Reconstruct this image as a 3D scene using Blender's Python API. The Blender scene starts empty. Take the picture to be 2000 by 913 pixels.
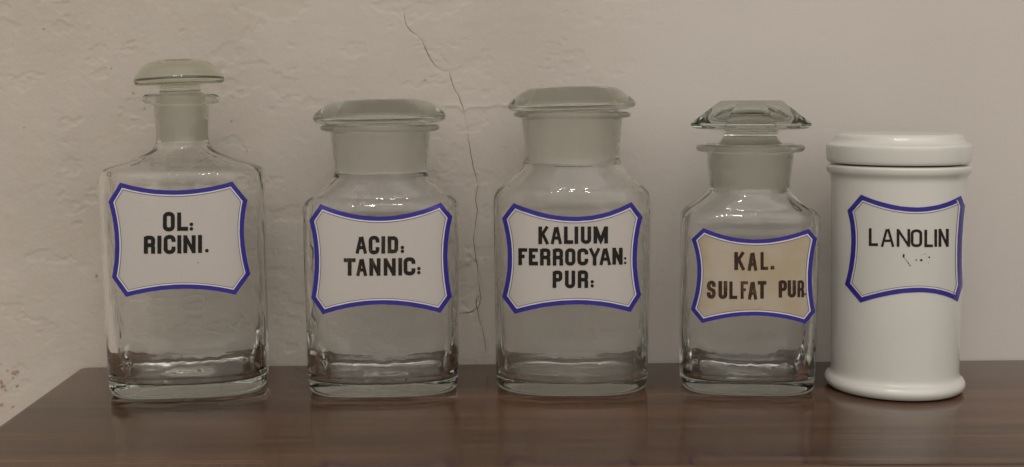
import bpy, bmesh, math, random
import numpy as np
from mathutils import Vector, Matrix
PI = math.pi
sc = bpy.context.scene
random.seed(7)
rng = np.random.default_rng(7)

# ------------------------------------------------------------------ camera
W, H, F = 2000.0, 913.0, 2300.0
CAM = Vector((0.0, -0.69, 0.1702))
PITCH = math.radians(6.47)
ROLL = math.radians(0.2)
cam_d = bpy.data.cameras.new('camera')
cam = bpy.data.objects.new('camera', cam_d)
sc.collection.objects.link(cam)
sc.camera = cam
cam_d.sensor_width = 36.0
cam_d.lens = 36.0 * F / W
cam_d.clip_start = 0.01
cam_d.clip_end = 50
R3 = (Matrix.Rotation(PI / 2 - PITCH, 3, 'X') @ Matrix.Rotation(-ROLL, 3, 'Z'))
M4 = R3.to_4x4(); M4.translation = CAM
cam.matrix_world = M4
cam_d.dof.use_dof = False

def ray(px, py):
    return (R3 @ Vector(((px - W / 2) / F, (H / 2 - py) / F, -1.0)))
def on_table(px, py, z=0.0):
    d = ray(px, py); t = (z - CAM.z) / d.z
    return CAM + d * t
def on_y(px, py, y):
    d = ray(px, py); t = (y - CAM.y) / d.y
    return CAM + d * t

# ------------------------------------------------------------------ world and light
w = bpy.data.worlds.new('World'); sc.world = w; w.use_nodes = True
nt = w.node_tree; nt.nodes.clear()
o_ = nt.nodes.new('ShaderNodeOutputWorld'); bg = nt.nodes.new('ShaderNodeBackground')
tc = nt.nodes.new('ShaderNodeTexCoord'); sp = nt.nodes.new('ShaderNodeSeparateXYZ')
rp = nt.nodes.new('ShaderNodeValToRGB'); mr = nt.nodes.new('ShaderNodeMapRange')
nt.links.new(tc.outputs['Generated'], sp.inputs[0])
nt.links.new(sp.outputs['Z'], mr.inputs[0]); mr.inputs[1].default_value = -1; mr.inputs[2].default_value = 1
nt.links.new(mr.outputs[0], rp.inputs[0]); 
my = nt.nodes.new('ShaderNodeMapRange'); nt.links.new(sp.outputs['Y'], my.inputs[0])
my.inputs[1].default_value = 0.25; my.inputs[2].default_value = -0.75; my.inputs[3].default_value = 0.38; my.inputs[4].default_value = 1.45
vm = nt.nodes.new('ShaderNodeVectorMath'); vm.operation = 'SCALE'
nt.links.new(rp.outputs[0], vm.inputs[0]); nt.links.new(my.outputs[0], vm.inputs['Scale']); nt.links.new(vm.outputs[0], bg.inputs[0]); nt.links.new(bg.outputs[0], o_.inputs[0])
rp.color_ramp.elements[0].position = 0.46; rp.color_ramp.elements[0].color = (0.25, 0.225, 0.19, 1)
rp.color_ramp.elements[1].position = 0.88; rp.color_ramp.elements[1].color = (0.76, 0.705, 0.64, 1)
bg.inputs[1].default_value = 1.27

def area(name, loc, target, sx, sy, power, col):
    d = bpy.data.lights.new(name, 'AREA'); d.shape = 'RECTANGLE'; d.size = sx; d.size_y = sy
    d.energy = power; d.color = col
    o = bpy.data.objects.new(name, d); sc.collection.objects.link(o)
    o.location = loc
    o.rotation_euler = (Vector(target) - Vector(loc)).to_track_quat('-Z', 'Y').to_euler()
    return o
area('soft_front_fill', (0.55, -1.9, 1.15), (0.1, 0, 0.08), 3.4, 2.2, 15.0, (1.0, 0.96, 0.92))  # added unseen fill: broad frontal panel to even out light on the wall
for bx_, by_, bz_ in ((-0.24, -1.02, 1.24), (-0.12, -0.98, 1.31), (-0.09, -1.01, 1.28), (0.03, -0.97, 1.33), (0.16, -1.0, 1.24), (0.20, -1.02, 1.20)):
    d = bpy.data.lights.new('lamp_bulb', 'POINT'); d.energy = 1.9; d.shadow_soft_size = 0.020
    d.color = (1.0, 0.9, 0.76)
    o = bpy.data.objects.new('lamp_bulb', d); sc.collection.objects.link(o); o.location = (bx_, by_, bz_)

sc.view_settings.view_transform = 'Standard'
sc.view_settings.look = 'None'
sc.view_settings.exposure = 0.0
sc.view_settings.gamma = 1.0
cy = sc.cycles
cy.max_bounces = 24; cy.transmission_bounces = 24; cy.glossy_bounces = 8; cy.diffuse_bounces = 4
cy.transparent_max_bounces = 16
cy.caustics_reflective = True; cy.caustics_refractive = True
cy.sample_clamp_indirect = 12.0
cy.blur_glossy = 0.3
cy.use_denoising = True
try:
    cy.denoiser = 'OPENIMAGEDENOISE'
    cy.denoising_input_passes = 'RGB_ALBEDO_NORMAL'
except Exception:
    pass

# ------------------------------------------------------------------ material helpers
def newmat(name):
    m = bpy.data.materials.new(name); m.use_nodes = True
    return m, m.node_tree, m.node_tree.nodes['Principled BSDF']
def N(t, kind, **kw):
    n = t.nodes.new(kind)
    for k, v in kw.items():
        setattr(n, k, v)
    return n
def noise(t, vec, scale, detail=4, rough=0.5, dist=0.0):
    n = N(t, 'ShaderNodeTexNoise'); n.inputs['Scale'].default_value = scale
    n.inputs['Detail'].default_value = detail; n.inputs['Roughness'].default_value = rough
    n.inputs['Distortion'].default_value = dist
    t.links.new(vec, n.inputs['Vector'])
    return n.outputs['Fac']
def mapping(t, vec, scale=(1, 1, 1), loc=(0, 0, 0)):
    n = N(t, 'ShaderNodeMapping'); n.inputs['Scale'].default_value = scale; n.inputs['Location'].default_value = loc
    t.links.new(vec, n.inputs['Vector']); return n.outputs[0]
def ramp(t, fac, stops):
    n = N(t, 'ShaderNodeValToRGB'); e = n.color_ramp.elements
    while len(e) < len(stops): e.new(0.5)
    for k, (p, c) in enumerate(stops):
        e[k].position = p; e[k].color = (c[0], c[1], c[2], 1) if not isinstance(c, float) else (c, c, c, 1)
    t.links.new(fac, n.inputs[0]); return n.outputs[0]
def mix(t, fac, a, b, mode='MIX'):
    n = N(t, 'ShaderNodeMix', data_type='RGBA', blend_type=mode)
    for s, v in ((0, fac), (6, a), (7, b)):
        if isinstance(v, (int, float)): n.inputs[s].default_value = v
        elif isinstance(v, tuple): n.inputs[s].default_value = (v[0], v[1], v[2], 1)
        else: t.links.new(v, n.inputs[s])
    return n.outputs[2]
def math_(t, op, a, b=None):
    n = N(t, 'ShaderNodeMath', operation=op)
    for s, v in ((0, a), (1, b)):
        if v is None: continue
        if isinstance(v, (int, float)): n.inputs[s].default_value = v
        else: t.links.new(v, n.inputs[s])
    return n.outputs[0]
def bump(t, bsdf, h, strength, dist):
    n = N(t, 'ShaderNodeBump'); n.inputs['Strength'].default_value = strength; n.inputs['Distance'].default_value = dist
    t.links.new(h, n.inputs['Height']); t.links.new(n.outputs[0], bsdf.inputs['Normal']); return n

def glass_mat(name, rough=0.0, tint=(0.997, 0.998, 0.995), dens=6.0, vcol=(0.62, 0.67, 0.56), wob=0.05, haze=0.0):
    m = bpy.data.materials.new(name); m.use_nodes = True; t = m.node_tree; t.nodes.clear()
    out = N(t, 'ShaderNodeOutputMaterial'); g = N(t, 'ShaderNodeBsdfGlass')
    g.inputs['Color'].default_value = (*tint, 1); g.inputs['Roughness'].default_value = rough; g.inputs['IOR'].default_value = 1.45
    surf = g.outputs[0]
    tcn = N(t, 'ShaderNodeTexCoord')
    fa = N(t, 'ShaderNodeAttribute', attribute_name='frost').outputs['Fac']
    fn = noise(t, mapping(t, tcn.outputs['Object'], (1, 1, 0.25)), 110, 4, 0.65)
    t.links.new(math_(t, 'MULTIPLY', fa, math_(t, 'ADD', 0.22, math_(t, 'MULTIPLY', fn, 0.28))), g.inputs['Roughness'])
    if wob:
        v = mapping(t, tcn.outputs['Object'], (1, 1, 0.45))
        h = noise(t, v, 90, 2, 0.4)
        b = N(t, 'ShaderNodeBump'); b.inputs['Strength'].default_value = wob; b.inputs['Distance'].default_value = 0.002
        t.links.new(h, b.inputs['Height']); t.links.new(b.outputs[0], g.inputs['Normal'])
    if True:
        d = N(t, 'ShaderNodeBsdfDiffuse'); d.inputs['Color'].default_value = (0.62, 0.565, 0.49, 1)
        mx = N(t, 'ShaderNodeMixShader')
        f = math_(t, 'MULTIPLY', noise(t, mapping(t, tcn.outputs['Object'], (1, 1, 0.3)), 60, 4, 0.6), haze * 2)
        f = math_(t, 'ADD', f, math_(t, 'MULTIPLY', fa, math_(t, 'MULTIPLY', fn, 0.30)))
        t.links.new(f, mx.inputs[0]); t.links.new(g.outputs[0], mx.inputs[1]); t.links.new(d.outputs[0], mx.inputs[2])
        surf = mx.outputs[0]
    t.links.new(surf, out.inputs['Surface'])
    if dens:
        va = N(t, 'ShaderNodeVolumeAbsorption'); va.inputs['Color'].default_value = (*vcol, 1); va.inputs['Density'].default_value = dens
        t.links.new(va.outputs[0], out.inputs['Volume'])
    return m
GL = glass_mat('clear_glass')
GLW = glass_mat('clear_glass_wavy', wob=0.16)
GLH = glass_mat('dusty_glass', dens=7.0, wob=0.05, haze=0.035)
GLY = glass_mat('yellowish_glass', tint=(0.955, 0.96, 0.94), dens=14.0, vcol=(0.60, 0.63, 0.48), wob=0.08, haze=0.05)
GLC = glass_mat('cut_glass', tint=(0.93, 0.937, 0.925), dens=15.0, vcol=(0.63, 0.665, 0.60), wob=0.0)
GLS = glass_mat('stopper_glass', tint=(0.965, 0.972, 0.96), dens=6.0, vcol=(0.63, 0.665, 0.60), wob=0.06)

def enamel(name, col, rough=0.28, stain=None, var=0.25):
    m, t, b = newmat(name)
    tcn = N(t, 'ShaderNodeTexCoord')
    v = mapping(t, tcn.outputs['Object'], (1, 1, 0.35))
    f = noise(t, v, 140, 5, 0.6)
    c = mix(t, math_(t, 'MULTIPLY', f, var), col, tuple(x * 0.72 for x in col))
    if stain:
        z0, z1, tan = stain
        s = N(t, 'ShaderNodeSeparateXYZ'); t.links.new(tcn.outputs['Object'], s.inputs[0])
        nz = noise(t, tcn.outputs['Object'], 70, 5, 0.65)
        zz = math_(t, 'ADD', s.outputs['Z'], math_(t, 'MULTIPLY', math_(t, 'SUBTRACT', nz, 0.5), 0.018))
        mr_ = N(t, 'ShaderNodeMapRange'); t.links.new(zz, mr_.inputs[0]); mr_.inputs[1].default_value = z0; mr_.inputs[2].default_value = z1
        nz2 = noise(t, tcn.outputs['Object'], 45, 4, 0.6)
        k = math_(t, 'MULTIPLY', mr_.outputs[0], math_(t, 'MULTIPLY', ramp(t, nz2, [(0.35, 0.45), (0.6, 1.0)]), 0.85))
        c = mix(t, k, c, tan)
    t.links.new(c, b.inputs['Base Color'])
    b.inputs['Roughness'].default_value = rough
    b.inputs['Specular IOR Level'].default_value = 0.4
    return m
def ink(name, c0, c1, wear, scale=160):
    m, t, b = newmat(name)
    tcn = N(t, 'ShaderNodeTexCoord')
    v = mapping(t, tcn.outputs['Object'], (1, 1, 0.4))
    f = noise(t, v, scale, 5, 0.7)
    c = ramp(t, f, [(0.62 - wear, c0), (0.80 - wear * 0.6, c1)])
    t.links.new(c, b.inputs['Base Color']); b.inputs['Roughness'].default_value = 0.45; b.inputs['Specular IOR Level'].default_value = 0.2
    return m
BLUE = enamel('cobalt_enamel', (0.032, 0.025, 0.28), 0.25, var=1.5)
LINE = enamel('fine_line_enamel', (0.10, 0.085, 0.17), 0.3)
HAIR = enamel('pale_line_enamel', (0.62, 0.60, 0.60), 0.3)

# ------------------------------------------------------------------ object helpers
def link_mesh(name, verts, faces, mats, parent=None, mat_idx=None, smooth=True, sharp=None):
    me = bpy.data.meshes.new(name)
    me.from_pydata([tuple(v) for v in verts], [], faces)
    for m in (mats if isinstance(mats, (list, tuple)) else [mats]):
        me.materials.append(m)
    if mat_idx is not None:
        me.polygons.foreach_set('material_index', mat_idx)
    me.polygons.foreach_set('use_smooth', [smooth] * len(me.polygons))
    bm = bmesh.new(); bm.from_mesh(me); bmesh.ops.recalc_face_normals(bm, faces=bm.faces); bm.to_mesh(me); bm.free()
    if sharp:
        me.set_sharp_from_angle(angle=math.radians(sharp))
    me.update()
    o = bpy.data.objects.new(name, me); sc.collection.objects.link(o)
    if parent: o.parent = parent
    return o
def empty(name, loc, rz, label, cat, group=None):
    o = bpy.data.objects.new(name, None); sc.collection.objects.link(o)
    o.empty_display_size = 0.02
    o.location = loc; o.rotation_euler = (0, 0, rz); o['label'] = label; o['category'] = cat
    if group: o['group'] = group
    return o

def chaikin(keys, it=3):
    k = [np.array(x, float) for x in keys]
    for _ in range(it):
        out = [k[0]]
        for a, b in zip(k[:-1], k[1:]):
            out.append(a * 0.75 + b * 0.25); out.append(a * 0.25 + b * 0.75)
        out.append(k[-1]); k = out
    return k

def value_noise(x, y, seed):
    xi = np.floor(x).astype(int); yi = np.floor(y).astype(int)
    xf = x - xi; yf = y - yi
    u = xf * xf * (3 - 2 * xf); v = yf * yf * (3 - 2 * yf)
    def h(a, b):
        n = (a * 374761393 + b * 668265263 + seed * 974711) & 0x7fffffff
        n = ((n ^ (n >> 13)) * 1274126177) & 0x7fffffff
        return ((n ^ (n >> 16)) & 0xffff) / 65535.0 * 2 - 1
    return (h(xi, yi) * (1 - u) + h(xi + 1, yi) * u) * (1 - v) + (h(xi, yi + 1) * (1 - u) + h(xi + 1, yi + 1) * u) * v
def fbm(x, y, seed, octv=4, gain=0.5):
    s = 0; a = 1
    for k in range(octv):
        s = s + a * value_noise(x * 2 ** k + 13.7 * k, y * 2 ** k - 7.1 * k, seed + k * 17); a *= gain
    return s

def sec_r(phi, a, b, n):
    return 1.0 / ((np.abs(np.cos(phi)) / a) ** n + (np.abs(np.sin(phi)) / b) ** n) ** (1.0 / n)

def loft(name, rings, mats, parent, seg=160, facets=0, fr=None, wobble=None, sharp=35, crisp=1.0):
    """rings: list of (z, a, b, n[, tag]); first and last close on the axis."""
    phi = np.arange(seg) * 2 * PI / seg
    verts = []; faces = []; mi = []
    verts.append((0, 0, rings[0][0]))
    body = rings[1:-1]
    for k, rg in enumerate(body):
        z, a, b, n = rg[:4]
        r = sec_r(phi, a, b, n)
        if facets:
            m = ((phi + PI / facets) % (2 * PI / facets)) - PI / facets
            fr_ = 1.0 / np.cos(m)
            fw = rg[4] * crisp if len(rg) > 4 else 0
            r = r * (1 - fw + fw * fr_)
        dz = 0
        if wobble is not None:
            dr, dz = wobble(k, z, a, phi)
            r = r + dr
        xs = r * np.cos(phi); ys = r * np.sin(phi); zs = z + dz + 0 * phi
        verts.extend(zip(xs, ys, zs))
    verts.append((0, 0, rings[-1][0] + (wobble(len(body), rings[-1][0], 0, np.zeros(1))[1][0] if wobble is not None else 0)))
    nb = len(body)
    def mat_of(k):
        return 0
    for j in range(seg):
        faces.append((0, 1 + (j + 1) % seg, 1 + j)); mi.append(mat_of(0))
    for k in range(nb - 1):
        o0 = 1 + k * seg; o1 = o0 + seg; mk = mat_of(k)
        for j in range(seg):
            j2 = (j + 1) % seg
            faces.append((o0 + j, o0 + j2, o1 + j2, o1 + j)); mi.append(mk)
    last = len(verts) - 1; o0 = 1 + (nb - 1) * seg
    for j in range(seg):
        faces.append((o0 + j, o0 + (j + 1) % seg, last)); mi.append(mat_of(nb - 1))
    o = link_mesh(name, verts, faces, mats, parent, mi, True, sharp)
    if fr is not None:
        fv = [0.0] + [1.0 if fr(k) else 0.0 for k in range(nb) for _ in range(seg)] + [0.0]
        at = o.data.attributes.new('frost', 'FLOAT', 'POINT'); at.data.foreach_set('value', fv)
    return o

# ------------------------------------------------------------------ pixel -> painted surface of a vessel
class Vessel:
    sh = 0.0
    def __init__(s, axis_px, base_y_px, bdepth, rot, bodysec):
        # axis_px: x of the axis at the base, base_y_px: lowest front contact line, bdepth: half depth of the base
        p = on_table(axis_px, base_y_px)
        s.yc = p.y + bdepth
        q = on_y(axis_px, base_y_px - 14, s.yc)
        s.xc = q.x
        s.rot = rot
        s.ct = math.cos(math.atan(abs(s.xc) / (s.yc - CAM.y)))   # round things off the axis look wider by 1/cos
        s.mat = Matrix.Translation((s.xc, s.yc, 0)) @ Matrix.Rotation(rot, 4, 'Z')
        s.inv = s.mat.inverted()
    def z(s, py):
        return s._at(py)[0]
    def _at(s, py):
        # height on the axis seen at image row py, and metres per pixel there
        lo, hi = -0.05, 0.30
        def row(z):
            v = R3.transposed() @ (Vector((s.xc, s.yc, z)) - CAM)
            return H / 2 - v.y / -v.z * F, -v.z / F
        for _ in range(40):
            m = (lo + hi) / 2
            if row(m)[0] > py: lo = m
            else: hi = m
        return m, row(m)[1]
    def conv(s, py, hw):
        z, k = s._at(py); return z, hw * k
    def surf(s, px, py, off):
        o = s.inv @ CAM; d = s.inv.to_3x3() @ ray(px, py)
        t = np.linspace(0.5, 0.8, 1200)
        x = o.x + d.x * t; y = o.y + d.y * t; z = o.z + d.z * t
        A, B, n = s.sec(z)
        f = (np.abs((x - s.sh * z) / A)) ** n + (np.abs(y / B)) ** n - 1
        idx = np.nonzero(f < 0)[0]
        if len(idx) == 0:
            i = int(np.argmin(f)); tt = t[i]
        else:
            i = int(idx[0]); f0, f1 = f[i - 1], f[i]; tt = t[i - 1] + (t[i] - t[i - 1]) * f0 / (f0 - f1)
        x = o.x + d.x * tt; y = o.y + d.y * tt; z = o.z + d.z * tt
        A, B, n = s.sec(np.array([z])); A = float(A[0]); B = float(B[0]); n = float(n[0])
        xs_ = x - s.sh * z
        gx = n * abs(xs_ / A) ** (n - 1) / A * (1 if xs_ > 0 else -1); gy = n * abs(y / B) ** (n - 1) / B * (1 if y > 0 else -1)
        L = math.hypot(gx, gy)
        return (x + gx / L * off, y + gy / L * off, z)
    def sec(s, z):
        zz = s.prof[:, 0]
        return (np.interp(z, zz, s.prof[:, 1]), np.interp(z, zz, s.prof[:, 2]), np.interp(z, zz, s.prof[:, 3]))

def curve3(p0, pm, p1, n=26):
    p0, pm, p1 = map(np.array, (p0, pm, p1))
    c = 2 * pm - 0.5 * (p0 + p1)
    return [tuple((1 - t) ** 2 * p0 + 2 * t * (1 - t) * c + t * t * p1) for t in np.linspace(0, 1, n)]

def outline(c, mids):
    """c: 8 corner points clockwise from top-left-upper; mids: middle of the top, right, bottom, left arcs."""
    P = []
    for k in range(4):
        a, b = c[2 * k], c[2 * k + 1]
        P += curve3(a, mids[k], b)
        nx = c[(2 * k + 2) % 8]
        P += [tuple(np.array(b) * (1 - t) + np.array(nx) * t) for t in (0.25, 0.5, 0.75)]
    return P
def inset(P, d):
    n = len(P); out = []
    for i in range(n):
        a = np.array(P[i - 1]); b = np.array(P[i]); c = np.array(P[(i + 1) % n])
        e0 = b - a; e1 = c - b; e0 /= np.linalg.norm(e0); e1 /= np.linalg.norm(e1)
        n0 = np.array([-e0[1], e0[0]]); n1 = np.array([-e1[1], e1[0]])
        m = n0 + n1; m /= np.linalg.norm(m)
        out.append(tuple(b + m * d / max(0.45, float(m @ n0))))
    return out

def band(v, name, P0, P1, off, mat, parent):
    n = len(P0); K = 3
    verts = [v.surf(p[0] + (q[0] - p[0]) * k / K, p[1] + (q[1] - p[1]) * k / K, off) for k in range(K + 1) for p, q in zip(P0, P1)]
    return link_mesh(name, verts, [(k * n + i, k * n + (i + 1) % n, (k + 1) * n + (i + 1) % n, (k + 1) * n + i) for k in range(K) for i in range(n)], mat, parent, smooth=False)

def make_label(v, root, origin, scale, corners, mids, panel_mat, bw=8.6):
    to = lambda p: (origin[0] + p[0] / scale, origin[1] + p[1] / scale)
    c = [to(p) for p in corners]; m = [to(p) for p in mids]
    P = outline(c, m)
    jit = [(x + random.uniform(-.22, .22), y + random.uniform(-.22, .22)) for x, y in P]
    cen = np.mean(np.array(P), axis=0)
    verts = []; faces = []; n = len(P); K = 28
    Pi = inset(P, 0.8)
    for k in range(1, K + 1):
        for x, y in Pi:
            verts.append(v.surf(cen[0] + (x - cen[0]) * k / K, cen[1] + (y - cen[1]) * k / K, 0.00014))
    ci = len(verts); verts.append(v.surf(cen[0], cen[1], 0.00014))
    for j in range(n):
        faces.append((ci, j, (j + 1) % n))
    for k in range(K - 1):
        for j in range(n):
            faces.append((k * n + j, k * n + (j + 1) % n, (k + 1) * n + (j + 1) % n, (k + 1) * n + j))
    lab = link_mesh('label_panel', verts, faces, panel_mat, root, smooth=True)
    # the painted frame: broad blue band, pale hairline, fine dark line
    inn = [(x + random.uniform(-.25, .25), y + random.uniform(-.3, .3)) for x, y in inset(P, bw)]
    band(v, 'label_border', jit, inn, 0.00030, BLUE, lab)
    band(v, 'pale_line', inset(P, bw), inset(P, bw + 2.4), 0.00025, HAIR, lab)
    band(v, 'fine_line', inset(P, bw + 2.6), inset(P, bw + 3.7), 0.00030, LINE, lab)
    return lab

# ------------------------------------------------------------------ hand-lettered glyphs (x, y in a unit box, y down)
def arc(cx, cy, rx, ry, a0, a1, n=6):
    return [(cx + rx * math.cos(math.radians(a)), cy + ry * math.sin(math.radians(a))) for a in np.linspace(a0, a1, n)]
r_, q_ = 0.42, 0.20
TL = arc(r_, q_, r_, q_, 180, 270); TR = arc(1 - r_, q_, r_, q_, 270, 360)
BR = arc(1 - r_, 1 - q_, r_, q_, 0, 90); BL = arc(r_, 1 - q_, r_, q_, 90, 180)
BOWL = [(0, 0), (0.5, 0)] + arc(0.62, 0.16, 0.38, 0.16, 270, 360) + arc(0.62, 0.38, 0.38, 0.16, 0, 90) + [(0, 0.54)]
G = {
 'O': [('c', TL + TR + BR + BL)],
 'C': [('o', [(1, 0.33)] + TR[::-1] + TL[::-1] + BL[::-1] + BR[::-1] + [(1, 0.64)])],
 'D': [('c', [(0, 0), (0.45, 0)] + TR + BR + [(0.45, 1), (0, 1)])],
 'U': [('o', [(0, -0.09)] + [(0, 0.5)] + BL[::-1] + BR[::-1] + [(1, -0.09)])],
 'I': [('o', [(0.5, -0.09), (0.5, 1.09)])],
 'L': [('o', [(0, -0.09), (0, 1), (1.12, 1)])],
 'T': [('o', [(-0.12, 0), (1.12, 0)]), ('o', [(0.5, 0), (0.5, 1.09)])],
 'F': [('o', [(1.12, 0), (0, 0), (0, 1.09)]), ('o', [(0, 0.48), (0.85, 0.48)])],
 'E': [('o', [(1.12, 0), (0, 0), (0, 1), (1.12, 1)]), ('o', [(0, 0.48), (0.85, 0.48)])],
 'P': [('o', [(0, -0.05), (0, 1.09)]), ('o', BOWL)],
 'R': [('o', [(0, -0.05), (0, 1.09)]), ('o', BOWL), ('o', [(0.6, 0.54)] + arc(0.66, 0.70, 0.34, 0.16, 280, 360, 4) + [(1, 1.09)])],
 'N': [('o', [(0, -0.09), (0, 1.09)]), ('o', [(1, -0.09), (1, 1.09)]), ('o', [(0, -0.04), (1, 1.04)])],
 'M': [('o', [(0, -0.09), (0, 1.09)]), ('o', [(1, -0.09), (1, 1.09)]), ('o', [(0.02, -0.05), (0.5, 0.95), (0.98, -0.05)])],
 'A': [('o', [(-0.02, 1.09), (0.42, -0.05)]), ('o', [(0.54, -0.07), (1.0, 1.09)]), ('o', [(0.17, 0.70), (0.83, 0.70)])],
 'K': [('o', [(0, -0.09), (0, 1.09)]), ('o', [(1.0, -0.09), (0.05, 0.62)]), ('o', [(0.36, 0.40), (1.05, 1.09)])],
 'Y': [('o', [(-0.02, -0.09), (0.5, 0.55)]), ('o', [(1.02, -0.09), (0.5, 0.55)]), ('o', [(0.5, 0.48), (0.5, 1.09)])],
 'S': [('o', [(1, 0.30)] + TR[::-1] + TL[::-1] + [(0, 0.30), (0.12, 0.42), (0.88, 0.56), (1, 0.68)] + BR + BL + [(0, 0.68)])],
}
def dense(P, closed, step):
    out = []; n = len(P)
    for i in range(n if closed else n - 1):
        a = np.array(P[i]); b = np.array(P[(i + 1) % n]); L = np.linalg.norm(b - a)
        if L < 1e-6: continue
        k = max(1, int(L / step))
        for j in range(k): out.append(a + (b - a) * j / k)
    if not closed: out.append(np.array(P[-1]))
    return out
def ribbon(P, closed, wd):
    n = len(P); Lf = []; Rt = []
    for i in range(n):
        a = P[i - 1] if (closed or i > 0) else None
        c = P[(i + 1) % n] if (closed or i < n - 1) else None
        b = P[i]; ns = []
        for e in ((b - a) if a is not None else None, (c - b) if c is not None else None):
            if e is not None:
                e = e / max(1e-9, np.linalg.norm(e)); ns.append(np.array([-e[1], e[0]]))
        m = sum(ns); m = m / max(1e-9, np.linalg.norm(m)); k = max(0.5, float(m @ ns[0]))
        ww = wd / 2 * random.uniform(0.95, 1.05)
        Lf.append(b + m * ww / k); Rt.append(b - m * ww / k)
    return Lf, Rt
def dot(cx, cy, r, square=False):
    if square: return [(cx - r, cy - r), (cx + r, cy - r), (cx + r, cy + r), (cx - r, cy + r)]
    return [(cx + r * math.cos(a), cy + r * math.sin(a)) for a in np.linspace(0, 2 * PI, 13)[:-1]]
def lettering(v, parent, origin, scale, items, sw, mat, name='lettering', hs=0.86):
    """items: (char, x0, y0, x1, y1) in crop pixels."""
    verts = []; faces = []; lay = 0; sw = sw * 1.16
    def poly(pts, off):
        b = len(verts)
        for x, y in pts: verts.append(v.surf(x, y, off))
        faces.append(tuple(range(b, b + len(pts))))
    for ch, x0, y0, x1, y1 in items:
        x0 = origin[0] + x0 / scale; x1 = origin[0] + x1 / scale; y0 = origin[1] + y0 / scale; y1 = origin[1] + y1 / scale
        if ch in '.:;q':
            r = (x1 - x0) / 2
            if ch == 'q': poly(dot((x0 + x1) / 2, (y0 + y1) / 2, r * .95, True), 0.00036)
            elif ch == '.': poly(dot((x0 + x1) / 2, (y0 + y1) / 2, r), 0.00036)
            else:
                poly(dot((x0 + x1) / 2, y0 + r, r), 0.00036); poly(dot((x0 + x1) / 2, y1 - r, r), 0.00036)
            continue
        sw_ = min(sw, 0.41 * (x1 - x0)) if ch not in 'I' else sw
        h = sw_ / 2
        gx0, gx1, gy0, gy1 = x0 + h, x1 - h, y0 + h * hs, y1 - h * hs
        vpad = h / (gy1 - gy0) / 0.09; hpad = h / max(1e-3, (gx1 - gx0)) / 0.12 if ch in 'LTFE' else 1
        for kind, P in G[ch]:
            Q = []
            for a, b in P:
                if b < 0: b = b * vpad
                if b > 1: b = 1 + (b - 1) * vpad
                if a > 1 and ch in 'LTFE': a = 1 + (a - 1) * hpad
                if a < 0 and ch in 'LTFE': a = a * hpad
                if ch == 'I': a = 0.5
                Q.append((gx0 + (gx1 - gx0) * a, gy0 + (gy1 - gy0) * b))
            D = dense(Q, kind == 'c', 2.2)
            if ch == 'S' or ch in 'OCUD' or True:
                # rounded joins come from the dense arcs; sharp joins keep their mitre
                pass
            wd = sw_ * (0.85 if (ch in 'NMAKY' and len(P) == 2 and P[0][0] != P[1][0]) else 1.0)
            Lf, Rt = ribbon(D, kind == 'c', wd)
            off = 0.00036 + lay * 0.000006; lay = (lay + 1) % 4
            b = len(verts); n = len(D)
            for p in Lf: verts.append(v.surf(p[0], p[1], off))
            for p in Rt: verts.append(v.surf(p[0], p[1], off))
            for i in range(n if kind == 'c' else n - 1):
                j = (i + 1) % n
                faces.append((b + i, b + j, b + n + j, b + n + i))
    return link_mesh(name, verts, faces, mat, parent, smooth=False)

# ------------------------------------------------------------------ wall
pl, pr = on_table(200, 716), on_table(2000, 702)
wdir = (pr - pl).normalized(); wang = math.atan2(wdir.y, wdir.x)
wy0 = pl.y - math.tan(wang) * pl.x           # wall line y = wy0 + tan(wang) x
def on_wall(px, py):
    d = ray(px, py); k = math.tan(wang)
    t = (wy0 + k * CAM.x - CAM.y) / (d.y - k * d.x)
    p = CAM + d * t
    return p.x / math.cos(wang), p.z
def wall_xyz(u, z, off=0.0):
    return (u * math.cos(wang) + off * math.sin(wang), wy0 + u * math.sin(wang) - off * math.cos(wang), z)

def seg_dist(X, Z, pts):
    best = np.full(X.shape, 9.0); side = np.zeros(X.shape)
    for (ax, az), (bx, bz) in zip(pts[:-1], pts[1:]):
        dx, dz = bx - ax, bz - az; L2 = dx * dx + dz * dz
        t = np.clip(((X - ax) * dx + (Z - az) * dz) / L2, 0, 1)
        qx = X - (ax + t * dx); qz = Z - (az + t * dz); d = np.hypot(qx, qz)
        m = d < best; best = np.where(m, d, best); side = np.where(m, np.sign(qx * dz - qz * dx), side)
    return best, side
CR1 = [(788, 18), (790, 34), (792, 46), (798, 56), (804, 62), (815, 70)]
CR1b = [(824, 80), (828, 88), (832, 98), (839, 112), (847, 124), (857, 136)]
CR2 = [(878, 142), (881, 156), (888, 176), (896, 186), (900, 200), (906, 217)]
CR3 = [(914, 258), (915, 276), (919, 298), (924, 326), (930, 346), (933, 360), (929, 392), (932, 410), (929, 433), (925, 470), (928, 498), (933, 525), (935, 558), (939, 581), (936, 596), (932, 606), (936, 624), (944, 650), (948, 677), (950, 690)]
CR12 = [(857, 136), (866, 138), (873, 139), (878, 142)]
CR23 = [(906, 217), (908, 226), (910, 240), (914, 258)]
CR01 = [(815, 70), (820, 74), (824, 80)]
CR4 = [(939, 578), (930, 584), (931, 602), (920, 610), (899, 613)]
def jag(pts, amp=0.9, sub=4, seed=1):
    rr = random.Random(seed); out = []
    for (a, b), (c, d) in zip(pts[:-1], pts[1:]):
        for k in range(sub):
            t = k / sub; out.append((a + (c - a) * t + rr.uniform(-amp, amp), b + (d - b) * t + rr.uniform(-amp, amp) * .5))
    out.append(pts[-1]); return out
cracks = [jag(c, 0.9, 4, k) for k, c in enumerate((CR1, CR1b, CR2, CR3, CR4, CR12, CR23, CR01))]
cr_uz = [[on_wall(*p) for p in c] for c in cracks]
LEDGE = [on_wall(*p) for p in [(870, 207), (893, 207), (906, 218), (914, 211), (930, 209), (950, 210), (970, 206), (1000, 207)]]

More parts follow.
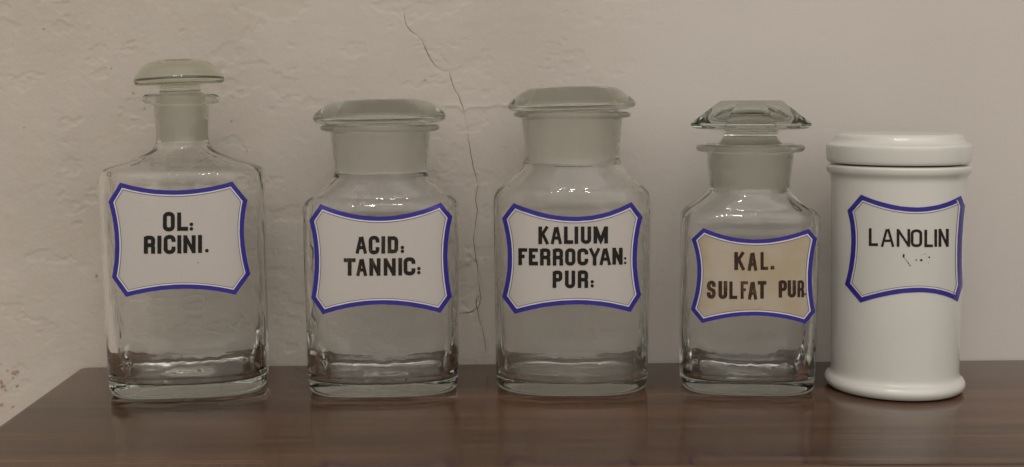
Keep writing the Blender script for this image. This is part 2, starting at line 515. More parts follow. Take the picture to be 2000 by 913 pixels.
def axis_coords(lo, hi, flo, fhi, step):
    mid = list(np.arange(flo, fhi, step)); a = []; s = step; x = flo
    while x > lo: s *= 1.22; x -= s; a.append(x)
    b = []; s = step; x = mid[-1]
    while x < hi: s *= 1.22; x += s; b.append(x)
    return np.array(a[::-1] + mid + b)
U = axis_coords(-1.3, 1.3, -0.345, 0.345, 0.00085); Z = axis_coords(-0.72, 1.3, -0.05, 0.245, 0.00085)
UU, ZZ = np.meshgrid(U, Z)
def sm(x, a, b):
    t = np.clip((x - a) / (b - a), 0, 1); return t * t * (3 - 2 * t)
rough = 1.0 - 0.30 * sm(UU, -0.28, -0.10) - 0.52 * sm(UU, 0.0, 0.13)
Hh = 0.0011 * fbm(UU / 0.11, ZZ / 0.13, 3, 2)
Hh += rough * 0.000025 * fbm(UU / 0.017 + 3, ZZ / 0.013, 11, 3)
st = fbm(UU / 0.0042, ZZ / 0.0034, 23, 3)
Hh += rough * 0.000085 * st
# smeared trowel patches and flaked spots
fl = fbm(UU / 0.028 + 9, ZZ / 0.021, 31, 4, 0.6)
msk = np.zeros(UU.shape)
for px, py, rx, ry in ((735, 45, 90, 50), (560, 85, 50, 70), (470, 110, 60, 50), (1160, 45, 60, 35), (905, 70, 50, 60), (985, 320, 45, 45), (560, 635, 35, 25), (130, 90, 130, 90), (60, 330, 80, 160), (650, 130, 60, 40)):
    u0, z0 = on_wall(px, py)
    msk = np.maximum(msk, np.exp(-(((UU - u0) / (rx * 0.00034)) ** 2 + ((ZZ - z0) / (ry * 0.00034)) ** 2)))
Hh += msk * 0.00009 * sm(fl, 0.10, 0.15) + msk * 0.00007 * fbm(UU / 0.006, ZZ / 0.005, 47, 3)
fl2 = fbm(UU / 0.02 - 4, ZZ / 0.012, 57, 4, 0.6)
Hh -= (rough - 0.09) * 0.00040 * sm(fl2, 0.62, 0.66)
for _ in range(230):
    u0 = rng.uniform(-0.34, 0.12) if rng.random() < .8 else rng.uniform(0.0, 0.34); z0 = rng.uniform(-0.03, 0.24)
    ru = rng.uniform(0.0008, 0.003); rz = ru * rng.uniform(0.35, 0.8); am = rng.uniform(-0.0004, 0.0002) * (0.4 if u0 > 0.1 else 1)
    i0, i1 = np.searchsorted(U, (u0 - 4 * ru, u0 + 4 * ru)); j0, j1 = np.searchsorted(Z, (z0 - 4 * rz, z0 + 4 * rz))
    s_ = (slice(j0, j1), slice(i0, i1))
    Hh[s_] += am * np.exp(-(((UU[s_] - u0) / ru) ** 2 + ((ZZ[s_] - z0) / rz) ** 2))
win = (slice(*np.searchsorted(Z, (-0.02, 0.245))), slice(*np.searchsorted(U, (-0.10, 0.03))))
for c in cr_uz:
    d, s = seg_dist(UU[win], ZZ[win], c)
    Hh[win] += 0.00018 * np.exp(-d / 0.004) * (s > 0) - 0.0003 * np.exp(-(d / 0.0007) ** 2)
d, s = seg_dist(UU[win], ZZ[win], LEDGE)
Hh[win] += 0.00055 * np.exp(-d / 0.0009) - 0.0003 * np.exp(-d / 0.0030) * (s > 0)
# flaked plaster hollow left of the crack, low down
fc = on_wall(912, 560)
dd = np.hypot((UU[win] - fc[0]) / 0.009, (ZZ[win] - fc[1]) / 0.019) + 0.25 * fbm(UU[win] / 0.006, ZZ[win] / 0.006, 71, 3)
Hh[win] -= 0.0008 * sm(-dd, -1.0, -0.86)
stain = np.zeros(UU.shape)
for px, py, r in ((28, 732, 5.5), (33, 728, 4), (24, 740, 3.5), (4, 757, 6), (2, 748, 4), (8, 763, 3), (33, 756, 3), (3, 792, 4), (12, 725, 2.5), (24, 796, 2.5), (0, 712, 2), (829, 157, 1.8)):
    u0, z0 = on_wall(px, py); r = r * 0.00034
    dq = np.hypot(UU - u0, (ZZ - z0) * 1.15) / r + 0.55 * fbm(UU / 0.0016, ZZ / 0.0016, 91, 2)
    stain = np.maximum(stain, sm(-dq, -1.25, -0.5))
dark = np.zeros(UU.shape)
for px, py, r in ((260, 183, 2.0), (282, 213, 1.8), (452, 237, 1.8), (217, 134, 1.5), (188, 540, 3), (48, 250, 1.6), (85, 57, 1.8), (482, 296, 1.5)):
    u0, z0 = on_wall(px, py); r = r * 0.00034
    dark = np.maximum(dark, sm(-np.hypot(UU - u0, ZZ - z0) / r, -1.5, -0.4))
nu, nz = len(U), len(Z)
X3 = UU * math.cos(wang) + Hh * math.sin(wang); Y3 = wy0 + UU * math.sin(wang) - Hh * math.cos(wang)
co = np.stack([X3, Y3, ZZ], -1).reshape(-1, 3).astype(np.float32)
me = bpy.data.meshes.new('wall')
me.vertices.add(nu * nz); me.vertices.foreach_set('co', co.ravel())
ii = (np.arange(nz - 1)[:, None] * nu + np.arange(nu - 1)[None]).ravel()
quads = np.stack([ii, ii + 1, ii + nu + 1, ii + nu], -1).astype(np.int32)
nf = len(quads)
me.loops.add(nf * 4); me.loops.foreach_set('vertex_index', quads.ravel())
me.polygons.add(nf); me.polygons.foreach_set('loop_start', np.arange(nf, dtype=np.int32) * 4)
me.update(calc_edges=True)
me.polygons.foreach_set('use_smooth', [True] * nf)
for nm, arr in (('stain', stain), ('fleck', dark), ('coarse_dim_left', rough)):
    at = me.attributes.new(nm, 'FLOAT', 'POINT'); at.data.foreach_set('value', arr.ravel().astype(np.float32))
wall = bpy.data.objects.new('wall', me); sc.collection.objects.link(wall)
wall['kind'] = 'structure'; wall['label'] = 'old cream plastered wall with a crack and rough patches behind the bottles'
m, t, b = newmat('cream_plaster')
tcn = N(t, 'ShaderNodeTexCoord'); ob = tcn.outputs['Object']
A1 = N(t, 'ShaderNodeAttribute', attribute_name='stain').outputs['Fac']
A2 = N(t, 'ShaderNodeAttribute', attribute_name='fleck').outputs['Fac']
A3 = N(t, 'ShaderNodeAttribute', attribute_name='coarse_dim_left').outputs['Fac']
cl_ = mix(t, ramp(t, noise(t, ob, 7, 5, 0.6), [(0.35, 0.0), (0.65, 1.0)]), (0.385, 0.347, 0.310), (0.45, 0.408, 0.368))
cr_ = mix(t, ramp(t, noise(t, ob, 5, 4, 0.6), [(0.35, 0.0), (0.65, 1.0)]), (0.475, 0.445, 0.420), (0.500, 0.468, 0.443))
c = mix(t, ramp(t, A3, [(0.10, 0.0), (1.0, 1.0)]), cr_, cl_)  # rougher left plaster tinted darker and warmer; left-right light falloff put into the colour
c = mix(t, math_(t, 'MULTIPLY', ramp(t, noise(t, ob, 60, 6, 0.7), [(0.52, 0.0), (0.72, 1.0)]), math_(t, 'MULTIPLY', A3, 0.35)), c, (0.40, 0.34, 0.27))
c = mix(t, math_(t, 'MULTIPLY', A1, ramp(t, noise(t, ob, 900, 3, 0.6), [(0.35, 0.35), (0.6, 0.95)])), c, (0.20, 0.085, 0.03))
c = mix(t, math_(t, 'MULTIPLY', A2, 0.75), c, (0.10, 0.08, 0.06))
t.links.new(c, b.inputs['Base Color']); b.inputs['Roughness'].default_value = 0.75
b.inputs['Specular IOR Level'].default_value = 0.25
hgt = math_(t, 'MULTIPLY', math_(t, 'ADD', noise(t, ob, 420, 4, 0.6), math_(t, 'MULTIPLY', noise(t, ob, 120, 3, 0.6), 1.2)), A3)
bump(t, b, hgt, 0.50, 0.0006)
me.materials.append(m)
# crack: a dark jagged opening line in the plaster, one object on the wall
mc, tck, bc = newmat('crack_dark'); bc.inputs['Base Color'].default_value = (0.12, 0.093, 0.072, 1); bc.inputs['Roughness'].default_value = 0.9
def wall_h(u, z):
    i = min(len(U) - 1, int(np.searchsorted(U, u))); j = min(len(Z) - 1, int(np.searchsorted(Z, z))); return float(Hh[j, i])
verts = []; faces = []
for k, c in enumerate(cr_uz):
    D = dense(c, False, 0.0006)
    base = [0.00011, 0.00015, 0.00018, 0.00014, 0.00020, 0.00006, 0.00007, 0.00007][k]
    n = len(D); b0 = len(verts); rr = random.Random(k)
    wv = [base * (0.5 + 0.9 * abs(math.sin(i * 0.07 + k)) * rr.uniform(0.7, 1.3)) * min(1, 0.25 + i / 8, 0.25 + (n - 1 - i) / 8) for i in range(n)]
    for i in range(n):
        p = D[i]; q = D[min(n - 1, i + 1)] - D[max(0, i - 1)]; q = q / max(1e-9, np.linalg.norm(q)); nn = np.array([-q[1], q[0]])
        h = wall_h(*p) + 0.00036
        a = p + nn * wv[i]; b_ = p - nn * wv[i]
        verts.append(wall_xyz(a[0], a[1], h)); verts.append(wall_xyz(b_[0], b_[1], h))
    for i in range(n - 1):
        faces.append((b0 + 2 * i, b0 + 2 * i + 1, b0 + 2 * i + 3, b0 + 2 * i + 2))
crk = link_mesh('crack', verts, faces, mc, wall, smooth=False)

# ------------------------------------------------------------------ table top
bl = on_table(160, 716.4); br = pl + (pr - pl) * 1.6
lf = on_table(0, 830)
ld = (lf - bl).normalized()
front_y = on_table(1000, 917).y
fl_ = bl + ld * ((front_y - bl.y) / ld.y)
fdir = Vector((math.cos(wang * 0.5), math.sin(wang * 0.5), 0))
fr_ = fl_ + fdir * 1.15
br = Vector((fr_.x, wy0 + math.tan(wang) * fr_.x, 0))
def fillet(P, rads):
    out = []
    n = len(P)
    for i in range(n):
        p = P[i]; a = (P[i - 1] - p).normalized(); c = (P[(i + 1) % n] - p).normalized(); r = rads[i]
        if r <= 0: out.append(p); continue
        ang = a.angle(c); L = r / math.tan(ang / 2); p0 = p + a * L; p1 = p + c * L
        for k in range(9):
            s = k / 8; out.append((1 - s) ** 2 * p0 + 2 * s * (1 - s) * p + s * s * p1)
    return out
bl2 = Vector((bl.x, wy0 + math.tan(wang) * bl.x - 0.0012, 0)); br.y -= 0.0012
top = fillet([bl2, fl_, fr_, br], [0.007, 0.010, 0.010, 0.0])
n = len(top); T = 0.026; verts = []; faces = []
cen = sum(top, Vector()) / n
rings = [(-T, 0.002), (-T + .002, 0), (-0.0016, 0), (-0.0010, 0.0002), (-0.0005, 0.0006), (-0.0001, 0.0012), (0, 0.0020)]
P2 = [(p.x, p.y) for p in top]
area2 = sum(P2[i][0] * P2[(i + 1) % n][1] - P2[(i + 1) % n][0] * P2[i][1] for i in range(n))
for z, d in rings:
    Q = inset(P2, d if area2 > 0 else -d) if d else P2
    verts += [(x, y, z) for x, y in Q]
for k in range(len(rings) - 1):
    for j in range(n):
        faces.append((k * n + j, k * n + (j + 1) % n, (k + 1) * n + (j + 1) % n, (k + 1) * n + j))
faces.append(tuple(range((len(rings) - 1) * n, len(rings) * n))); faces.append(tuple(range(n))[::-1])
m, t, b = newmat('walnut_varnish')
tcn = N(t, 'ShaderNodeTexCoord'); ob = tcn.outputs['Object']
v1 = mapping(t, ob, (1.1, 24, 24)); v2 = mapping(t, ob, (5, 260, 260)); v3 = mapping(t, ob, (3.0, 7, 7)); v4 = mapping(t, ob, (14, 420, 420))
g1 = noise(t, v1, 1.6, 5, 0.62, 0.9); g2 = noise(t, v2, 1.0, 4, 0.65); g3 = noise(t, v3, 1.5, 3, 0.5); g4 = noise(t, v4, 1.0, 3, 0.7)
c = ramp(t, g1, [(0.30, (0.024, 0.012, 0.008)), (0.48, (0.068, 0.035, 0.018)), (0.66, (0.130, 0.066, 0.034))])
c = mix(t, math_(t, 'MULTIPLY', ramp(t, g2, [(0.40, 0.0), (0.60, 1.0)]), 0.62), c, (0.045, 0.026, 0.017))
c = mix(t, math_(t, 'MULTIPLY', ramp(t, g3, [(0.48, 0.0), (0.70, 1.0)]), 0.35), c, (0.15, 0.058, 0.032))
c = mix(t, math_(t, 'MULTIPLY', ramp(t, g4, [(0.57, 0.0), (0.64, 1.0)]), 0.6), c, (0.018, 0.011, 0.008))
t.links.new(c, b.inputs['Base Color'])
rr_ = ramp(t, noise(t, mapping(t, ob, (6, 40, 40)), 1.5, 4, 0.6), [(0.3, 0.06), (0.7, 0.17)])
t.links.new(rr_, b.inputs['Roughness'])
b.inputs['Specular IOR Level'].default_value = 0.42
hb = math_(t, 'ADD', g2, math_(t, 'MULTIPLY', g4, 0.8))
bump(t, b, hb, 0.10, 0.0002)
tb = link_mesh('wooden_table', verts, faces, m, None, smooth=False)
tb['label'] = 'dark brown varnished wooden table top with rounded corner, carrying the five vessels'
tb['category'] = 'table'
for p in tb.data.polygons: p.use_smooth = len(p.vertices) == 4
tb.data.set_sharp_from_angle(angle=math.radians(40))

# ------------------------------------------------------------------ glass bottles
def build_bottle(root, v, outer, joint, A_px, Bm, NN, wall_t, floor_z, base_thick, seed, glass, punt, bodytaper):
    """outer keys: (y_px, halfwidth_px, w) from shoulder foot up to below the rim; joint: (rim_top, rim_bot, rim_hw, jr_top, jr_bot, joint_bottom_px)"""
    def key(y, hw, wgt):
        z, a = v.conv(y, hw)
        return (z, a * (1 - (1 - v.ct) * (1 - wgt)), wgt)
    K = []
    zb = 0.0004
    a0 = v.conv(*bodytaper[0])[1]; a1z, a1 = v.conv(*bodytaper[1])
    def bodya(z): return a0 + (a1 - a0) * min(1, max(0, z / a1z))
    # underside (slightly hollow) -> rounded heel -> body
    K += [(0.0012, 0.0001, 1), (0.0012, a0 * 0.45, 1), (0.0009, a0 * 0.70, 1), (zb, a0 * 0.84, 1), (zb, a0 * 0.90, 1), (zb + 0.0006, a0 * 0.955, 1), (0.0035, a0 * 0.99, 1), (0.010, a0 * 1.0, 1)]
    for f in np.linspace(0.15, 1, 10):
        z = a1z * f; K.append((z, bodya(z), 1))
    K += [key(*q) for q in outer]
    rt, rb, rhw, jt, jb, jy = joint
    zrt, kk = v._at(rt); zrb, _ = v._at(rb); kk *= v.ct; R = rhw * kk
    h = zrt - zrb; nk = K[-1][1]
    K += [(zrb - 0.0005, nk, 0), (zrb, nk + (R - nk) * 0.8, 0), (zrb + h * .22, R, 0), (zrb + h * .5, R * 1.01, 0), (zrb + h * .8, R, 0), (zrt, R * 0.93, 0), (zrt, R * .82, 0)]
    nout = None
    outs = chaikin(K, 3)
    # inner
    zj, _ = v._at(jy)
    rj_t, rj_b = jt * kk, jb * kk
    I = [(zrt, rj_t + 0.001, 0), (zrt - 0.001, rj_t, 0), (zj + 0.001, rj_b, 0), (zj, rj_b, 0)]
    ins = chaikin(I, 2)
    prof = sorted([(k[0], k[1], k[2]) for k in outs if k[0] < zrb], key=lambda q: q[0])
    pz = np.array([q[0] for q in prof]); pa = np.array([q[1] for q in prof]); pw = np.array([q[2] for q in prof])
    zsh = a1z
    J = [(zj, rj_b, 0), (zj - 0.0012, rj_b + 0.0003, 0)]
    for z in np.linspace(zj - 0.003, zsh - 0.004, 12):
        J.append((z, max(rj_b + 0.0003, np.interp(z, pz, pa) - wall_t * 1.15), float(np.interp(z + 0.001, pz, pw))))
    for z in np.linspace(zsh - 0.008, floor_z + 0.004, 30):
        tt = wall_t + base_thick * math.exp(-(z - floor_z) / 0.021)
        J.append((z, bodya(z) - tt, 1))
    af = bodya(floor_z) - wall_t - base_thick
    J += [(floor_z + 0.0022, af - 0.0003, 1), (floor_z + 0.0004, af - 0.0016, 1), (floor_z, af - 0.004, 1)]
    J += [(floor_z, af * f, 1) for f in (0.85, 0.72, 0.6, 0.48, 0.36, 0.26, 0.17, 0.09, 0.03)]
    J.append((floor_z, 0.0001, 1))
    inn = chaikin(J, 2)
    AA = v.conv(A_px[0], A_px[1])[1]
    Bt = Bm
    def full(k, shrink=0.0):
        z, a, wg = k[:3]
        ratio = 1 + (Bt / AA - 1) * wg
        return (z, a, a * ratio, 2 + (NN - 2) * wg)
    def fulli(k):
        z, a, wg = k[:3]
        t_ = max(0.0, np.interp(z, pz, pa) - a)       # keep equal wall on the deep sides
        ao = np.interp(z, pz, pa); bo = ao * (1 + (Bt / AA - 1) * np.interp(z, pz, pw))
        if z > zj - 0.002: return (z, a, a, 2.0)
        b_ = bo - t_ if z > floor_z + 0.0035 else a * ((bo - wall_t - base_thick) / max(1e-6, (ao - wall_t - base_thick)))
        wq = float(np.interp(z, pz, pw))
        q = min(1, max(0, (z - floor_z) / 0.020)); q = q * q * (3 - 2 * q)
        return (z, a, max(b_, 0.00005), 2 + (NN - 2) * wq * (0.38 + 0.54 * q))
    rings = [full(k) for k in outs] + [(k[0], k[1], k[1], 2.0) for k in ins] + [fulli(k) for k in inn]
    n1 = len(outs); n2 = n1 + len(ins)
    v.prof = np.array(sorted([list(r)[:4] for r in rings[:n1] if 0.004 < r[0] < zrb - .002], key=lambda q: q[0]))
    def wob(k, z, a, phi):
        kk_ = k + 1
        if kk_ >= n2:
            deep = min(1, max(0, (zj - z) / 0.006))
            ux = np.cos(phi) * 3; uy = np.sin(phi) * 3
            dr = 0.00022 * deep * (fbm(ux * 1.6 + 5, uy * 1.6 + z * 14, seed, 3)) + 0.00010 * deep * fbm(phi * 4.5 * 0 + ux * 3.0, uy * 3.0 + z * 120, seed + 5, 2)
            low = math.exp(-max(0, z - floor_z) / 0.012)
            dr = dr * (1 + 0.2 * low)
            sh = math.exp(-((z - (a1z + 0.35 * (zj - a1z))) / (0.30 * (zj - a1z))) ** 2)
            dr = dr + sh * 0.00035 * fbm(ux * 2.0 + 3, uy * 2.0 + z * 60, seed + 21, 3)
            if a < 0.002: dr = dr * 0
            dz = 0
            if z <= floor_z + 0.002:
                rho = a / af
                xx = np.cos(phi) * a * 90; yy = np.sin(phi) * a * 90
                dz = 0.00009 * fbm(xx + 2, yy + 1, seed + 9, 3) * min(1, rho * 4 + .3) * (1 if rho < .97 else .5)
                dz = dz + punt[0] * math.exp(-(rho / punt[1]) ** 4) - 0.0012 * rho ** 3
                dz = dz + 0.0 * phi
            else:
                dz = 0.0 * phi
            return dr, dz
        dr = 0.00002 * fbm(np.cos(phi) * 2.2 + 1, np.sin(phi) * 2.2 + z * 25, seed + 3, 2) if 0.012 < z < zrb - .004 else 0 * phi
        return dr, 0 * phi
    def fr(k):
        return n1 - 1 <= k + 1 < n2 + 1
    loft('glass_body', rings, [glass], root, 176, wobble=wob, fr=fr, sharp=50)
    return dict(kk=kk, zrt=zrt, zj=zj, rt=rj_t, rb=rj_b, zfloor=floor_z)

def build_stopper(root, v, keys, J, plug_bot_px, tilt=0.0, facets=0, glass=GL, fit=2):
    """keys: (y_px, hw_px, facet weight) from the foot of the head up to its top; the ground plug below is added."""
    zc = J['zrt']; g = 0.00018
    zb, kb = v._at(plug_bot_px)
    slope = (J['rt'] - J['rb']) / (J['zrt'] - J['zj'])
    rb = J['rb'] + (zb - J['zj']) * slope - g if zb < J['zj'] else J['rb'] + (zb - J['zj']) * slope - g
    rb = min(rb, J['rb'] - g)
    K = [(zb, 0.0001, 0), (zb, rb * .6, 0), (zb, rb - 0.0012, 0), (zb + 0.001, rb, 0)]
    K += [(zb + (zc - 0.0010 - zb) * f, rb + (J['rt'] - g - rb) * f, 0) for f in (0.3, 0.6, 0.9, 1.0)]
    np_ = len(K)
    low = chaikin(K, 2)
    hd = []
    for q in keys:
        z, a = v.conv(q[0], q[1]); hd.append((z, a * v.ct, q[2] if len(q) > 2 else 0))
    hd = [(low[-1][0] + 0.0002, low[-1][1] - 0.0001, 0)] + hd
    it = fit if facets else 3
    hi = chaikin(hd, it)
    rings = [(k[0], k[1], k[1], 2.0, k[2]) for k in low] + [(k[0], max(k[1], 0.0001), max(k[1], 0.0001), 2.0, k[2]) for k in hi]
    nl = len(low)
    o = loft('stopper', rings, [glass], root, 128, facets=facets, fr=lambda k: 3 < k + 1 < nl, sharp=22 if facets else 50)
    piv = Vector((0, 0, (zb + zc) / 2 + 0.004))
    if tilt:
        o.matrix_local = Matrix.Translation(piv) @ Matrix.Rotation(tilt, 4, 'Y') @ Matrix.Translation(-piv)
    return o

GRP = 'antique apothecary vessels lined up on the table'
enW = [enamel('label_enamel', (0.43, 0.405, 0.382)), enamel('label_enamel_warm', (0.50, 0.47, 0.43))]

# ---- 1: castor oil bottle, mushroom stopper
v = Vessel(374, 783, 0.033, math.radians(8.0), None)
root = empty('apothecary_bottle', (v.xc, v.yc, 0), v.rot, 'tall clear glass bottle with mushroom stopper and label reading OL: RICINI.', 'bottle', GRP)
J = build_bottle(root, v, [(336, 153.5, 1), (329, 148, 1), (322, 131, .95), (313, 105, .75), (304, 80, .4), (294, 62, .12), (284, 54, 0), (268, 51, 0), (240, 52, 0), (212, 54, 0)],
    (184, 203, 75, 49, 45, 274), (500, 151.5), 0.0345, 3.5, 0.0026, 0.0088, 0.0036, 5, GLW, (0.0022, 0.34), ((740, 148.5), (344, 154.5)))
build_stopper(root, v, [(183, 42), (178, 40), (170, 40), (167, 44), (166, 60), (166, 82), (162, 89), (154, 89), (142, 83), (130, 73), (121, 58), (117, 40), (116, 20), (116, 0)], J, 277, math.radians(-2.0), glass=GLY)
lab = make_label(v, root, (200, 340), 3.51, [(122, 60), (890, 52), (993, 180), (1013, 685), (912, 828), (163, 843), (68, 710), (44, 190)],
    [(500, 113), (970, 420), (540, 788), (88, 450)], enW[0])
INK = ink('black_ink', (0.010, 0.008, 0.007), (0.035, 0.022, 0.015), 0.0)
lettering(v, lab, (200, 340), 3.51, [('O', 415, 262, 497, 392), ('L', 513, 266, 588, 388), (':', 598, 333, 623, 389),
    ('R', 285, 425, 362, 545), ('I', 380, 425, 403, 545), ('C', 420, 420, 502, 547), ('I', 516, 422, 540, 543), ('N', 555, 422, 640, 541), ('I', 657, 420, 682, 539), ('.', 704, 513, 729, 538)], 6.8, INK)
lettering(v, lab, (200, 340), 3.51, [('.', 652, 604, 659, 612)], 1, INK, 'ink_speck')
lettering(v, root, (160, 90), 2.535, [('O', 126, 624, 146, 646)], 1.2, ink('etched_mark', (0.16, 0.14, 0.12), (0.2, 0.18, 0.15), 0), 'etched_mark')

# ---- 2: tannic acid jar
v = Vessel(751, 780, 0.030, math.radians(4.0), None)
root = empty('apothecary_bottle', (v.xc, v.yc, 0), v.rot, 'wide mouthed glass bottle with flat faceted lid and label reading ACID: TANNIC:', 'bottle', GRP)
J = build_bottle(root, v, [(397, 149.5, 1), (388, 143, 1), (378, 128, .9), (364, 112, .55), (352, 99, .2), (343, 92, .05), (334, 90, 0), (322, 92, 0), (296, 94, 0), (268, 97, 0)],
    (243, 256, 116, 93, 86.5, 331), (500, 145), 0.0315, 3.5, 0.0026, 0.0086, 0.0022, 15, GLW, (0.0008, 0.3), ((740, 145), (402, 151)))
build_stopper(root, v, [(242, 88, 0), (241.5, 104, 0), (240.5, 120, 0), (236, 128, 0), (229, 130, 0), (221, 127, 0), (212, 116, 0), (204, 104, 0), (197, 90, 0), (193.5, 76, 0), (194.5, 50, 0), (194, 20, 0), (194, 0, 0)], J, 337, math.radians(-0.8), glass=GLS)
INK2 = ink('faded_ink', (0.012, 0.009, 0.007), (0.085, 0.055, 0.036), 0.10)
lab = make_label(v, root, (590, 380), 3.652, [(133, 68), (988, 58), (1070, 160), (1065, 730), (985, 845), (150, 856), (68, 738), (54, 185)],
    [(560, 158), (1035, 430), (560, 785), (92, 450)], enW[0])
lettering(v, lab, (590, 380), 3.652, [('A', 380, 300, 466, 420), ('C', 475, 297, 552, 425), ('I', 568, 300, 591, 420), ('D', 610, 300, 686, 418), (':', 703, 366, 728, 418),
    ('T', 298, 457, 382, 577), ('A', 385, 459, 467, 579), ('N', 480, 457, 560, 578), ('N', 582, 457, 668, 577), ('I', 689, 455, 711, 576), ('C', 724, 450, 808, 575), (':', 820, 516, 845, 570)], 6.4, INK2)

# ---- 3: potassium ferrocyanide bottle
v = Vessel(1116, 779.5, 0.033, math.radians(-2.0), None)
root = empty('apothecary_bottle', (v.xc, v.yc, 0), v.rot, 'cloudy oval glass bottle with domed disc lid and label reading KALIUM FERROCYAN: PUR:', 'bottle', GRP)
J = build_bottle(root, v, [(380, 152, 1), (370, 147, .95), (358, 131, .8), (344, 116, .5), (331, 104, .25), (320, 96, .08), (309, 93, 0), (295, 93, 0), (270, 95, 0), (240, 98, 0)],
    (218, 230, 114, 94, 88, 314), (500, 149), 0.0335, 2.75, 0.0028, 0.0084, 0.0018, 25, GLH, (0.0003, 0.5), ((740, 147.5), (388, 153)))
build_stopper(root, v, [(217, 90), (216.5, 102), (215, 116), (211, 124), (203, 125.5), (196, 120), (188, 110), (180, 99), (174, 90), (170, 78), (168.5, 50), (168, 20), (168, 0)], J, 316, math.radians(-1.2), glass=GLH)
lab = make_label(v, root, (960, 380), 3.653, [(160, 62), (997, 54), (1075, 160), (1065, 720), (990, 840), (168, 852), (78, 730), (76, 170)],
    [(600, 160), (1035, 440), (590, 785), (118, 450)], enW[0])
lettering(v, lab, (960, 380), 3.653, [('K', 335, 231, 412, 353), ('A', 421, 231, 506, 352), ('L', 517, 231, 583, 351), ('I', 595, 231, 616, 351), ('U', 637, 231, 711, 351), ('M', 727, 230, 830, 348),
    ('F', 193, 385, 256, 503), ('E', 267, 386, 332, 504), ('R', 347, 386, 421, 505), ('R', 437, 386, 511, 506), ('O', 525, 386, 599, 506), ('C', 612, 386, 690, 504), ('Y', 692, 386, 778, 505), ('A', 768, 383, 855, 502), ('N', 861, 382, 934, 499), (':', 943, 447, 961, 498),
    ('P', 436, 545, 506, 665), ('U', 524, 545, 597, 667), ('R', 615, 543, 689, 665), (':', 706, 611, 730, 664)], 6.2, INK)

# ---- 4: potassium sulphate bottle, cut stopper
v = Vessel(1456, 777, 0.0275, math.radians(-4.0), None)
root = empty('apothecary_bottle', (v.xc, v.yc, 0), v.rot, 'small glass bottle with wide cut octagonal stopper and stained label reading KAL. SULFAT PUR.', 'bottle', GRP)
J = build_bottle(root, v, [(418, 130, 1), (410, 125, 1), (401, 112, .85), (390, 98, .45), (378, 86, .15), (368, 79, 0), (355, 79, 0), (330, 82, 0), (306, 85, 0)],
    (281, 296, 106, 79.5, 72, 366), (540, 127), 0.0290, 3.7, 0.0024, 0.0086, 0.0022, 35, GL, (0.0010, 0.35), ((740, 127), (424, 132)))
ST4 = build_stopper(root, v, [(281, 66, 0), (277, 60, 0), (270, 54, 0), (263, 52, 0), (257, 56, 0), (254, 70, 0), (252, 97, .6), (250, 109, .9), (247, 115, 1), (241, 116, 1), (239, 113.5, 1), (198, 61, 1), (196.5, 59, 1), (196, 40, .6), (196, 0, 0)], J, 379, 0.0, facets=8, fit=1, glass=GLC)
ST4.rotation_euler.z = math.radians(-7.4)
zst = v.z(612)
lab = make_label(v, root, (1330, 430), 4.152, [(183, 65), (1035, 72), (1100, 150), (1085, 745), (1008, 842), (172, 836), (82, 725), (88, 155)],
    [(600, 158), (1058, 450), (600, 775), (135, 430)], enamel('stained_label_enamel', (0.41, 0.38, 0.34), stain=(zst - 0.004, zst + 0.004, (0.33, 0.265, 0.175))), bw=7.8)
INK4 = ink('brown_worn_ink', (0.028, 0.014, 0.008), (0.11, 0.065, 0.035), 0.12, 220)
lettering(v, lab, (1330, 430), 4.152, [('K', 432, 262, 521, 403), ('A', 538, 264, 622, 408), ('L', 645, 262, 706, 402), ('q', 726, 370, 757, 401),
    ('S', 212, 494, 282, 635), ('U', 304, 497, 376, 637), ('L', 392, 500, 456, 638), ('F', 484, 498, 542, 636), ('A', 540, 500, 622, 642), ('T', 622, 496, 692, 635),
    ('P', 792, 490, 858, 626), ('U', 864, 490, 931, 626), ('R', 943, 490, 996, 624), ('q', 998, 590, 1012, 612)], 6.4, INK4)

# ---- 5: porcelain jar
v = Vessel(1744.5, 787, 0.0375, 0.0, None); v.sh = -0.013; v.ct *= 1.018
root = empty('porcelain_jar', (v.xc, v.yc, 0), 0, 'white porcelain jar with round lid and label reading LANOLIN', 'jar', GRP)
m, t, b = newmat('white_porcelain')
tcn = N(t, 'ShaderNodeTexCoord')
c = mix(t, noise(t, tcn.outputs['Object'], 30, 4, 0.6), (0.50, 0.497, 0.470), (0.55, 0.547, 0.520))
sp_ = ramp(t, noise(t, tcn.outputs['Object'], 900, 2, 0.5), [(0.76, 0.0), (0.79, 1.0)])
c = mix(t, math_(t, 'MULTIPLY', sp_, 0.5), c, (0.3, 0.28, 0.25))
t.links.new(c, b.inputs['Base Color']); b.inputs['Roughness'].default_value = 0.22
b.inputs['Coat Weight'].default_value = 0.5; b.inputs['Coat Roughness'].default_value = 0.05
b.inputs['Subsurface Weight'].default_value = 0.0
bump(t, b, noise(t, tcn.outputs['Object'], 60, 2, 0.4), 0.10, 0.0015)
POR = m
def k5(*ks): return [(v.conv(y, h)[0], v.conv(y, h)[1] * v.ct) for y, h in ks]
kk5 = v._at(500)[1] * v.ct
K = [(0.0015, 0.0001), (0.0015, 0.028), (0.0004, 0.0325), (0.0004, 0.0365), (0.0012, 0.0385), (0.0035, 137.5 * kk5), (0.0056, 137.5 * kk5), (0.0076, 133.5 * kk5), (0.0086, 128.5 * kk5), (0.0102, 126 * kk5), (0.013, 125 * kk5)]
K += k5((680, 124.5), (600, 126), (500, 127.5), (400, 129.5), (356, 131), (347, 131.5), (341, 134), (335, 139), (330, 141), (324, 141.5), (321, 139), (320, 130), (320, 122))
zr = v.z(320)
K += [(zr - 0.002, 119 * kk5), (zr - 0.01, 118 * kk5), (0.02, 116 * kk5), (0.008, 108 * kk5), (0.006, 60 * kk5), (0.006, 0.0001)]
kk_ = chaikin(K, 3)
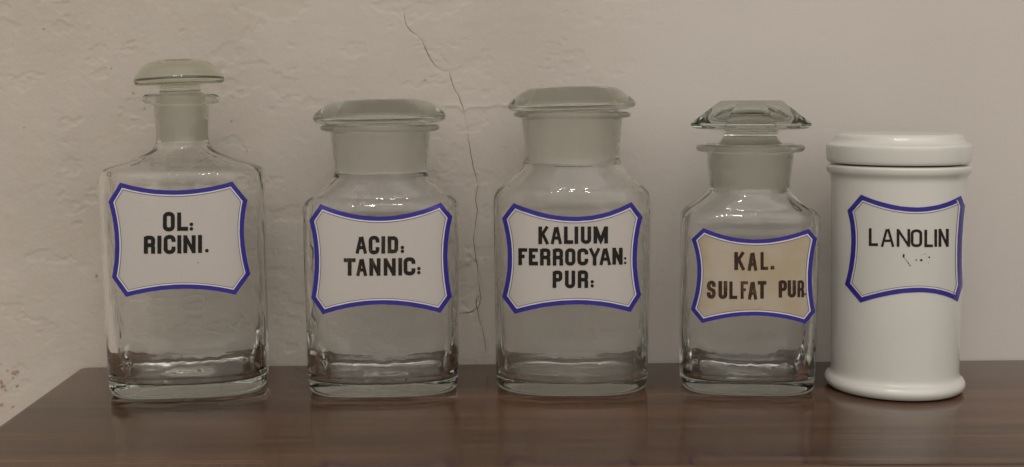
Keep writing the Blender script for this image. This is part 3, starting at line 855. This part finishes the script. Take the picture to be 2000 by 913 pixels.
JB = loft('jar_body', [(z, max(r, .0001), max(r, .0001), 2.0) for z, r in kk_], POR, root, 160, sharp=60)
v.prof = np.array(sorted([[z, r, r, 2.0] for z, r in kk_[:int(len(kk_) * .74)] if 0.012 < z < zr - 0.003 and r > 0.035], key=lambda q: q[0]))
K = k5((314.5, 0), (314.5, 108), (313.5, 112), (317.3, 126), (318.0, 134), (315, 139), (310, 140.5), (300, 141.5), (288, 142), (283.5, 141.5), (282, 140.5), (280.5, 138), (277, 131), (272, 127), (265, 124), (261, 119), (259.5, 104), (258, 50), (258, 0))
LID = loft('lid', [(z, max(r, .0001), max(r, .0001), 2.0) for z, r in chaikin(K, 3)], POR, root, 160, sharp=60)
for o_j in (JB, LID):
    for vv in o_j.data.vertices: vv.co.x += v.sh * vv.co.z
lab = make_label(v, root, (1640, 370), 3.969, [(168, 42), (938, 50), (968, 130), (950, 745), (912, 870), (162, 878), (44, 738), (62, 165)],
    [(585, 140), (944, 440), (600, 798), (92, 430)], enamel('jar_label_enamel', (0.51, 0.508, 0.48)), bw=9.0)
INK5 = ink('jar_ink', (0.012, 0.010, 0.010), (0.05, 0.045, 0.04), 0.0)
lettering(v, lab, (1640, 370), 3.969, [('L', 228, 303, 298, 438), ('A', 320, 306, 426, 444), ('N', 442, 310, 546, 444), ('O', 550, 312, 638, 446), ('L', 655, 315, 720, 447), ('I', 732, 312, 752, 444), ('N', 764, 308, 842, 444)], 4.6, INK5)
sp5 = [('.', 488, 502, 504, 518), ('.', 488, 514, 502, 530), ('.', 586, 542, 596, 552), ('.', 622, 540, 640, 558), ('.', 636, 505, 641, 510), ('.', 657, 497, 664, 504), ('.', 686, 521, 699, 532), ('.', 683, 570, 688, 576), ('.', 541, 586, 550, 595), ('.', 529, 567, 537, 575), ('.', 592, 550, 598, 556)]
sp5 += [('.', 500 + 4.3 * k, 530 + 6 * k, 505 + 4.3 * k, 535 + 6 * k) for k in range(10)]
lettering(v, lab, (1640, 370), 3.969, sp5, 1.2, INK5, 'ink_speck')
